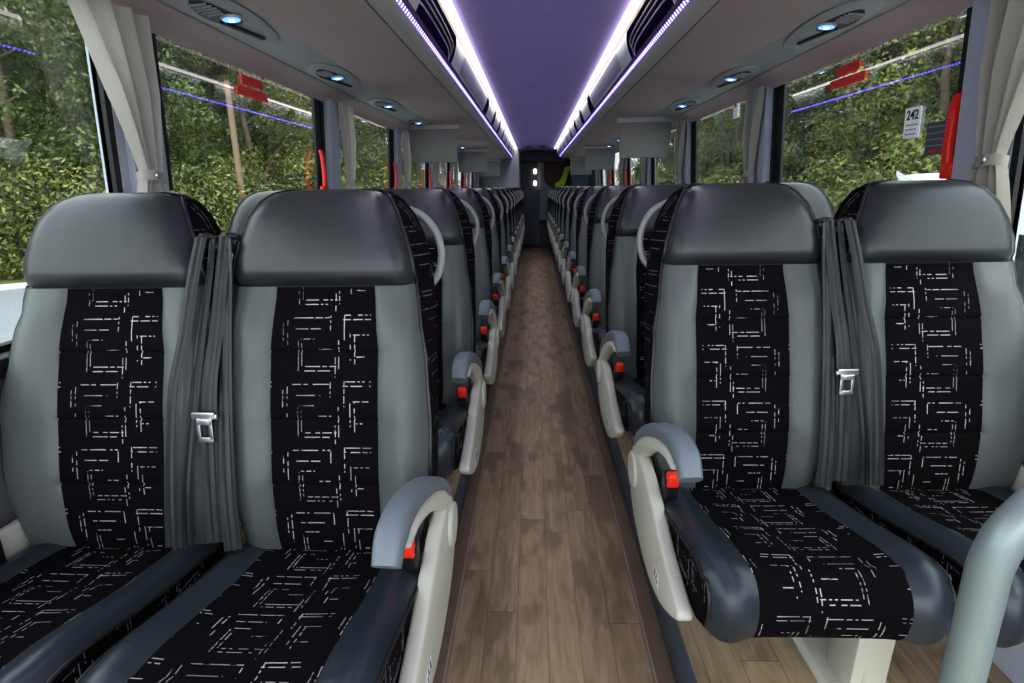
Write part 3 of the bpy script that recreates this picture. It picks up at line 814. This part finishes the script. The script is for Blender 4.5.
# ------------------------------------------------------------------ curtains
def curtain(s_, yp, mat, spread, label, near=False):
    root = empty('curtain', (s_ * (wx(1.2) - .05), yp, 0), label, 'curtain', f'tied curtains on the {"left" if s_ < 0 else "right"} window pillars')
    mb = MB(); n = 40; rows = []
    zt, zk, zb = 1.60, 1.185, .84
    NZ = 26
    for j in range(NZ + 1):
        t = j / NZ; z = zt + (zb - zt) * t
        if z > zk:
            q = (zt - z) / (zt - zk); wd = spread * (1 - q) ** 1.15 + .065; cy = (-spread * .38) * (1 - q) ** 1.15
            amp = .014 + .010 * (1 - abs(2 * q - 1))
        else:
            q = (zk - z) / (zk - zb); wd = .065 + .11 * math.sqrt(q); cy = -.02 * q; amp = .014 + .01 * q
        row = []
        for i in range(n + 1):
            u = i / n - .5
            fold = math.sin(u * 6.5 * PI + .6 * math.sin(3 * t)) * amp + math.sin(u * 15 * PI) * amp * .22
            row.append((s_ * (wx(z) - wx(1.2) - .000 + fold * 1.0), cy + u * wd, z))
        rows.append(row)
    mb.grid(rows, 0, None, flip=(s_ > 0))
    mb.build('curtain_cloth', mat, root, ang=80)
    tb = MB(); sec = [(s_ * (.028 * math.cos(a)), .042 * math.sin(a), 1.185 + .004 * math.sin(2 * a)) for a in [2 * PI * k / 20 for k in range(21)]]
    rows = [[(x, y, z + dz) for (x, y, z) in sec] for dz in (-.014, .014)]
    tb.grid(rows, 0); tb.build('tie_band', mat, root, ang=80)
    bt = MB(); bt.cyl((-s_ * .032, -.012, 1.187), .010, .006, 'x', 16, 0, bev=.002); bt.build('snap_button', M['steel'], root, label='round metal snap')
    return root
for s_, mat in ((-1, M['curtL']), (1, M['curtR'])):
    for k, p in enumerate(PIL[s_]):
        nm = 'left' if s_ < 0 else 'right'
        col = 'cream' if s_ < 0 else 'beige'
        yy = p - .045 if k == 0 else p + (.16 if s_ < 0 else .05)
        curtain(s_, yy - (.06 if s_ > 0 and k == 0 else 0.01), mat, (.20 if s_ < 0 else .19) if k == 0 else .12,
                f'{col} tied curtain at the {ORD[k]} window pillar on the {nm}' if k else f'large {col} curtain tied at the nearest {nm} window pillar')

# ------------------------------------------------------------------ emergency handles
def exit_handle(s_, y, z, label, big=1):
    root = empty('emergency_handle', (s_ * (wx(z) - .012), y, z), label, 'emergency handle', 'red emergency window handles')
    rt = MB()
    rt.sweep([(0, .012, .105 * big), (-s_ * .010, .004, .06 * big), (-s_ * .012, 0, -.03 * big), (-s_ * .010, -.004, -.075 * big)], RSEC(.018, .026, .3), 0, (1, 0, 0), smooth=5)
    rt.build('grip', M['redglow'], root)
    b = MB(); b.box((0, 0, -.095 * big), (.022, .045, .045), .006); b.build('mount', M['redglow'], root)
    g = MB()
    for k in range(5): g.box((-s_ * .019, .002, (.07 - .028 * k) * big), (.006, .032, .004), .001)
    g.build('ridges', M['red'], root)
exit_handle(1, 1.718, 1.262, 'big red emergency handle at the edge of the nearest right window')
exit_handle(-1, 3.03, 1.235, 'red emergency handle at the far edge of the second left window')
for k, y in enumerate((4.62, 6.15, 7.65, 9.2)):
    exit_handle(-1, y, 1.235, f'red emergency handle on the left window edge, {ORD[k + 1]} one back')
for k, y in enumerate((7.52, 9.0)):
    exit_handle(1, y, 1.235, f'red emergency handle on the right window edge, {ORD[k + 1]} one back')

# ------------------------------------------------------------------ stickers on the glass
GX = lambda z: wx(z) + .014
def glass_frame(s_, y, z): 
    t = math.atan(.055)
    return (s_ * GX(z), y, z), (0, -s_ * t, 0)
def text_mesh(body, size, name, mat, parent, loc, rot, bold=True):
    cu = bpy.data.curves.new(name, 'FONT'); cu.body = body; cu.size = size; cu.align_x = 'CENTER'; cu.align_y = 'CENTER'; cu.extrude = .0004
    if bold: cu.offset = size * .018
    tmp = bpy.data.objects.new('t', cu); COL.objects.link(tmp)
    dg = bpy.context.evaluated_depsgraph_get(); me = bpy.data.meshes.new_from_object(tmp.evaluated_get(dg))
    bpy.data.objects.remove(tmp)
    me.name = name; me.materials.clear(); me.materials.append(mat)
    o = bpy.data.objects.new(name, me); COL.objects.link(o); o.parent = parent; o.location = loc; o.rotation_euler = rot
    return o
def num_sticker(y, z, txt, label):
    loc, rot = glass_frame(1, y, z)
    root = empty('number_sticker', loc, label, 'sticker', 'white numbered window stickers'); root.rotation_euler = rot
    b = MB(); b.box((0, 0, 0), (.0016, .078, .092), 0); b.build('paper', M['sticker'], root)
    text_mesh(txt, .040, 'digits', M['blackink'], root, (-.0016, 0, .022), (PI / 2, 0, -PI / 2))
    l = MB()
    for k, (zz, ws) in enumerate(((-.006, (.020, .012, .014)), (-.020, (.012, .018, .010)), (-.034, (.014, .014, .012)))):
        yy = .028
        for w_ in ws: l.box((-.0014, yy - w_ / 2, zz), (.001, w_, .005), 0); yy -= w_ + .005
    l.build('small_print', M['greyink'], root)
num_sticker(1.952, 1.318, '242', 'white paper sticker reading 242 on the nearest right window')
num_sticker(3.60, 1.560, '241', 'white paper sticker reading 241 high on the right window beyond the pillar')
def red_label(s_, y, z, label):
    loc, rot = glass_frame(s_, y, z)
    root = empty('window_label', loc, label, 'label', 'red lettered window labels'); root.rotation_euler = rot
    b = MB()
    for row, (z0, ya, yb) in enumerate(((.022, -.085, .085), (-.020, -.125, .125))):
        n = 9 if row == 0 else 13; w_ = (yb - ya) / n
        for k in range(n): b.box((-s_ * .001, ya + (k + .5) * w_, z0), (.0012, w_ * (.97 if k % 3 else .9), .034 if k % 2 else .032), 0)
    b.build('lettering', M['red'], root)
red_label(-1, 2.385, 1.535, 'red two-line label high on the second left window')
red_label(1, 2.37, 1.530, 'red two-line label high on the nearest right window')
loc, rot = glass_frame(1, 1.835, 1.262)
root = empty('notice_sticker', loc, 'small grey notice sticker beside the big red handle on the right window', 'sticker'); root.rotation_euler = rot
b = MB(); b.box((0, 0, 0), (.0014, .085, .095), 0); b.build('sheet', simple('notice_grey', (.12, .13, .16), .6), root)
l = MB()
for k in range(4): l.box((-.0012, 0, .034 - k * .018), (.001, .072, .004), 0)
l.build('print', M['greyink'], root); l = MB(); l.box((-.0014, 0, -.036), (.001, .05, .007), 0); l.build('red_line', M['red'], root)

# ------------------------------------------------------------------ front guard rail
root = empty('guard_rail', (.396, .44, 0), 'thick satin grey metal guard rail curving up at the lower right', 'rail')
g = MB()
g.tube([(-.035, 0, -.0), (-.035, 0, .50), (-.035, 0, .76), (-.033, 0, .825), (-.015, 0, .865), (.03, 0, .915), (.10, 0, .985), (.15, 0, 1.02), (.22, 0, 1.04), (.62, 0, 1.04)], .0165, 20, 0, 6, (0, 1, 0))
g.build('rail_tube', M['tube'], root)
g = MB(); g.cyl((-.035, 0, .006), .045, .012, 'z', 24, 0, bev=.003); g.build('floor_flange', M['tube'], root)
bs = MB(); bs.tube([(.62, 0, 0), (.62, 0, 1.04)], .018, 14, 0, 0); bs.build('outer_post', M['tube'], root)

# ------------------------------------------------------------------ rear of the coach
w = MB(); w.box((0, Y1 + .02, .93), (2.42, .04, 2.2)); struct('wall_rear', w, M['dkpanel'], smooth=False)
w = MB(); w.box((-.75, 11.95, .93), (.86, 1.15, 1.9), .02)
lav = w.build('lavatory_cabin', M['greypanel']); tag(lav, 'light grey lavatory cabin wall behind the last seats on the left', 'cabin')
lav['kind'] = 'structure'
d = empty('door_1', (-.13, 12.42, 0)); d['kind'] = 'structure'
k = MB(); k.box((0, 0, .80), (.36, .05, 1.7), .01); k.build('door_leaf', M['dkpanel'], d)
k = MB(); k.box((.175, -.03, .85), (.012, .02, 1.8), .003); k.build('door_edge', M['monitor_e'], d)
k = MB(); k.box((0, 0, 1.75), (1.3, .10, .18), .01)
o = k.build('wall_header', M['dkpanel']); o.location = (0, 12.3, 0); o['kind'] = 'structure'
k = MB(); k.box((.60, 12.46, 1.05), (1.06, .08, 1.2), .01); o = k.build('wall_rear_panel', M['bluegrey']); o['kind'] = 'structure'
for k_, z in enumerate((1.46, 1.22)):
    l = MB(); l.box((0, 0, 0), (.055, .03, .10), .008); o = l.build('wall_lamp', M['lamp_warm']); o.location = (-.015, 12.37, z)
    tag(o, f'small warm {"upper" if k_ == 0 else "lower"} lamp glowing on the dark rear wall', 'lamp', 'rear wall lamps')
k = MB(); k.box((0, 0, 0), (.10, .03, .55), .006); o = k.build('trim_6', M['creamstrip']); o.location = (.10, 12.40, 1.36); o['kind'] = 'structure'
k = MB()
k.poly([(0, .0), (.03, -.12), (.10, -.20), (.20, -.22), (.55, -.22), (.58, .34), (0, .34)], 0, -.05, .01, axis='y')
o = k.build('rear_window_cover', M['brownwin']); o.location = (.17, 12.41, 1.36); tag(o, 'dark brown rounded rear window cover on the back wall', 'cover')
k = MB()
k.poly([(0, 0), (.14, 0), (.20, .10), (.24, .26), (.32, .34), (.28, .38), (.18, .36), (.14, .22), (.08, .12), (0, .08)], 0, -.03, .01, axis='y')
o = k.build('hanging_cloth', M['lime']); o.location = (.40, 12.33, 1.12); o.scale = (1.15, 1, 1.15); tag(o, 'bright lime green cloth hanging in front of the dark rear cover', 'cloth')

# ------------------------------------------------------------------ outside
GZ = -1.42
gr = MB(); gr.add([(-90, -40, GZ - .02), (90, -40, GZ - .02), (90, 110, GZ - .02), (-90, 110, GZ - .02)], [(0, 1, 2, 3)])
struct('ground', gr, M['grass'], smooth=False)
rd = MB(); rd.add([(-60, -38, GZ), (24, -38, GZ), (11, 14, GZ), (9, 100, GZ), (-8, 100, GZ), (-9, 21, GZ), (-15.5, 14.6, GZ), (-60, -4, GZ)], [tuple(range(8))])
struct('ground_road', rd, M['asphalt'], smooth=False)
kb = MB()
kpath = [(-60, -4), (-15.5, 14.6), (-9, 21), (-8, 100)]
for (xa, ya), (xb, yb) in zip(kpath, kpath[1:]):
    d = Vector((xb - xa, yb - ya, 0)); a = math.atan2(d.y, d.x)
    kb.box(((xa + xb) / 2, (ya + yb) / 2, GZ + .07), (d.length, .18, .16), .02, rot=Matrix.Rotation(a, 4, 'Z'))
o = struct('ground_kerb', kb, M['kerb'])
random.seed(7)
def crown_mesh(seed, n, leaf, hh, rr):
    rnd = random.Random(seed); mb = MB()
    cl = []
    for k in range(60):
        t = rnd.random(); z = hh * (.06 + .92 * t); R_ = rr * (math.sin(min(1, (t * .86 + .14)) * PI) ** .55)
        a = rnd.random() * 2 * PI; q = R_ * math.sqrt(rnd.random())
        cl.append((q * math.cos(a), q * math.sin(a), z, rnd.uniform(.5, 1.25)))
    V = []; F = []
    for i in range(n):
        c = cl[rnd.randrange(len(cl))]
        d = Vector((rnd.gauss(0, 1), rnd.gauss(0, 1), rnd.gauss(0, 1))).normalized() * c[3] * rnd.uniform(.55, 1.0)
        p = Vector((c[0] + d.x, c[1] + d.y, c[2] + d.z * .75))
        nrm = (d.normalized() + Vector((rnd.gauss(0, .6), rnd.gauss(0, .6), .5 + rnd.gauss(0, .5)))).normalized()
        A = nrm.orthogonal().normalized(); A.rotate(Matrix.Rotation(rnd.random() * 6.28, 3, nrm)); B = nrm.cross(A)
        s_ = leaf * rnd.uniform(.6, 1.3)
        b = len(V)
        V += [p - A * s_, p + B * s_ * .45, p + A * s_, p - B * s_ * .45]; F.append((b, b + 1, b + 2, b + 3))
    mb.add(V, F); return mb
def trunk_mesh(hh, r, seed):
    rnd = random.Random(seed); mb = MB(); x = y = 0; pts = []
    for k in range(7): pts.append((x, y, hh * k / 6)); x += rnd.gauss(0, .12); y += rnd.gauss(0, .12)
    sec = [(r * math.cos(a), r * math.sin(a)) for a in [2 * PI * k / 10 for k in range(10)]]
    mb.sweep(pts, sec, 0, (1, 0, 0), [(1 - .11 * k,) * 2 for k in range(7)], smooth=3)
    for k in range(6):
        a = rnd.random() * 6.28; z = hh * rnd.uniform(.35, .85); L = rnd.uniform(1, 2.2)
        sec2 = [(r * .3 * math.cos(b), r * .3 * math.sin(b)) for b in [2 * PI * q / 6 for q in range(6)]]
        mb.sweep([(0, 0, z), (L * .5 * math.cos(a), L * .5 * math.sin(a), z + L * .35), (L * math.cos(a), L * math.sin(a), z + L * .9)], sec2, 0, (0, 0, 1), [(1, 1), (.7, .7), (.3, .3)], smooth=3)
    return mb
protos = []
for k, (lm, n, lf, hh, rr) in enumerate(((M['leafA'], 17000, .10, 13, 3.2), (M['leafB'], 17000, .10, 15, 3.0), (M['leafC'], 14000, .095, 11, 3.3))):
    root = empty('tree', (0, 0, GZ))
    crown_mesh(k + 3, n, lf, hh, rr).build('foliage', lm, root, smooth=False)
    trunk_mesh(hh * .85, .20, k + 9).build('trunk', M['bark'], root)
    protos.append(root)
shr = empty('shrub', (0, 0, GZ)); crown_mesh(31, 7000, .075, 2.6, 1.6).build('foliage', M['leafC'], shr, smooth=False); trunk_mesh(1.6, .05, 3).build('stem', M['bark'], shr)
spots = []
def line_pts(pl, step, j, off):
    out = []
    for (xa, ya), (xb, yb) in zip(pl, pl[1:]):
        L = math.hypot(xb - xa, yb - ya); n = max(1, int(L / step))
        nx, ny = -(yb - ya) / L, (xb - xa) / L
        for i in range(n):
            t = (i + .5) / n
            out.append((xa + (xb - xa) * t + nx * off + random.uniform(-j, j), ya + (yb - ya) * t + ny * off + random.uniform(-j, j)))
    return out
Lp = [(-34, 9), (-19, 18), (-13, 25), (-11.5, 36), (-11, 62)]
Rp = [(30, 2), (19, 10), (14.5, 18), (12.5, 30), (12, 60)]
used = [False] * 3; cnt = {}
KN = ['bushy green', 'tall olive green', 'yellow-green']
used_s = False
SID = {'left': 'left', 'right': 'right'}
DEPTH = ['nearest the coach', 'second row deep', 'far back in the wood']
for side, pl, sg in (('left', Lp, 1), ('right', Rp, -1)):
    for layer, (off, step) in enumerate(((0, 4.4), (5.2, 5.0), (10.5, 6.0))):
        for (x, y) in line_pts(pl, step, .7, off * sg):
            k = random.choice([0, 0, 1, 1, 2]) if layer == 0 else random.choice([0, 1, 1])
            o = protos[k] if not used[k] else copy_tree(protos[k]); used[k] = True
            s_ = random.uniform(.85, 1.15) * (1 + .22 * layer)
            o.location = (x, y, GZ); o.rotation_euler = (0, 0, random.random() * 6.28); o.scale = (s_, s_, s_)
            key = (side, layer, k); cnt[key] = cnt.get(key, 0) + 1
            tag(o, f'{KN[k]} tree outside the {side} windows, {DEPTH[layer]}', 'tree', f'{KN[k]} trees outside on the {side}, {DEPTH[layer]}')
    for (x, y) in line_pts(pl, 2.4, .6, -2.4 * sg):
        o = shr if not used_s else copy_tree(shr); used_s = True
        s_ = random.uniform(.8, 1.4); o.location = (x, y, GZ); o.rotation_euler = (0, 0, random.random() * 6.28); o.scale = (s_, s_, s_)
        tag(o, f'low leafy shrub at the edge of the wood on the {side}', 'shrub', f'shrubs along the wood on the {side}')
# wooded bank behind the trees
for side, pl, sg in (('left', Lp, 1), ('right', Rp, -1)):
    mb = MB(); rows = []
    ext = [(pl[0][0] * 1.6, pl[0][1] - 22)] + pl + [(pl[-1][0] * 1.0, 100)]
    pts = []
    for (a, b), (c_, d_) in zip(ext, ext[1:]):
        for i in range(12): t = i / 12; pts.append((a + (c_ - a) * t, b + (d_ - b) * t))
    for j in range(10):
        rows.append([(x - sg * (13 + j * .8) * .8 + random.uniform(-.8, .8), y + 6 + random.uniform(-.8, .8), GZ + j * 1.75 + random.uniform(-.5, .5) * (j > 0)) for x, y in pts])
    mb.grid(rows, 0); struct('ground_bank', mb, simple('wooded_bank_' + side, (.035, .06, .022), 1.0, var=.4, scale=.9))
# leaf litter verge on the left
lt = MB(); lt.add([(-26, 13.5, GZ + .01), (-17, 17.2, GZ + .01), (-11.2, 23.4, GZ + .01), (-12.5, 26, GZ + .01), (-19, 20, GZ + .01), (-30, 14.5, GZ + .01)], [(0, 1, 2, 3, 4, 5)])
struct('ground_verge', lt, M['litter'], smooth=False)

# parked white vehicle on the right
v = empty('parked_van', (6.0, 5.6, GZ), 'white parked van outside the nearest right window', 'van')
b = MB()
side = [(-2.9, .45), (-2.9, 1.5), (-2.75, 2.45), (-2.55, 2.62), (2.2, 2.64), (2.75, 2.5), (3.0, 2.1), (3.15, 1.2), (3.15, .45)]
side = [(p.y, p.z) for p in crom([(0, a, b_) for a, b_ in side], 3)]
b.poly([(-a_, b_ + .03) for a_, b_ in side], -1.0, 1.0, .12, seg=4); body = b.build('body', M['van'], v)
for s_ in (-1, 1):
    g = MB()
    for (a, c_) in ((-2.4, -.9), (-.75, .75)): g.box((s_ * 1.0, (a + c_) / 2, 1.70), (.03, c_ - a, .62), .012)
    g.build('side_glass', M['vglass'], body)
    for y in (-1.9, 2.0):
        t = MB(); t.cyl((s_ * .9, y, .36), .36, .24, 'x', 28, 0, bev=.03); wv = t.build('wheel', M['tyre'], v)
        t = MB(); t.cyl((s_ * 1.02, y, .36), .2, .02, 'x', 20, 0, bev=.004); t.build('hub', M['steel'], wv)
for k, (x, y) in enumerate(((-6.9, 17.6), (-4.6, 19.5))):  # poles added in place of a brown reflection in the glass
    p = MB(); p.cyl((0, 0, 3.2 - k * .4), .13, 6.4 - k * .8, 'z', 14, r2=.10)
    r_ = empty('reflection_pole', (x * 1.6, y + 4, GZ), f'{"brown" if k == 0 else "farther thin brown"} pole standing in for a reflection in the left windows', 'pole')
    p.build('pole_shaft', M['pole'], r_)

# ------------------------------------------------------------------ light
W = bpy.data.worlds.new('sky'); S.world = W; W.use_nodes = True
nt = W.node_tree; nt.nodes.clear()
out = nt.nodes.new('ShaderNodeOutputWorld'); bg = nt.nodes.new('ShaderNodeBackground')
tc = nt.nodes.new('ShaderNodeTexCoord'); sep = nt.nodes.new('ShaderNodeSeparateXYZ'); rp = nt.nodes.new('ShaderNodeValToRGB')
nt.links.new(tc.outputs['Generated'], sep.inputs[0]); nt.links.new(sep.outputs[2], rp.inputs[0])
rp.color_ramp.elements[0].position = 0; rp.color_ramp.elements[0].color = (.85, .88, .9, 1)
rp.color_ramp.elements[1].position = .6; rp.color_ramp.elements[1].color = (.82, .90, 1.0, 1)
nt.links.new(rp.outputs[0], bg.inputs[0]); bg.inputs[1].default_value = 3.6
nt.links.new(bg.outputs[0], out.inputs[0])
sun = bpy.data.lights.new('sun', 'SUN'); sun.energy = 2.2; sun.angle = math.radians(12); sun.color = (1, .95, .86)
so = bpy.data.objects.new('sun', sun); COL.objects.link(so); so.rotation_euler = (math.radians(38), math.radians(12), math.radians(10))

# ------------------------------------------------------------------ camera
F_, TH, PS, RO = 565., .266, .042, .016
cam = bpy.data.cameras.new('camera'); co = bpy.data.objects.new('camera', cam); COL.objects.link(co); S.camera = co
cam.sensor_width = 36; cam.lens = F_ / 1024 * 36; cam.clip_start = .03; cam.clip_end = 500
c_, s_ = math.cos(PS), math.sin(PS); ct, st = math.cos(TH), math.sin(TH)
Fv = Vector((-s_ * ct, c_ * ct, -st)); Rv = Vector((c_, s_, 0)); Uv = Rv.cross(Fv)
cr, sr = math.cos(RO), math.sin(RO)
R2 = Rv * cr - Uv * sr; U2 = Uv * cr + Rv * sr
m = Matrix((R2, U2, -Fv)).transposed().to_4x4(); m.translation = (-.035, 0, 1.14)
co.matrix_world = m
S.view_settings.view_transform = 'Standard'
S.view_settings.look = 'Medium High Contrast'
S.view_settings.exposure = 0.1
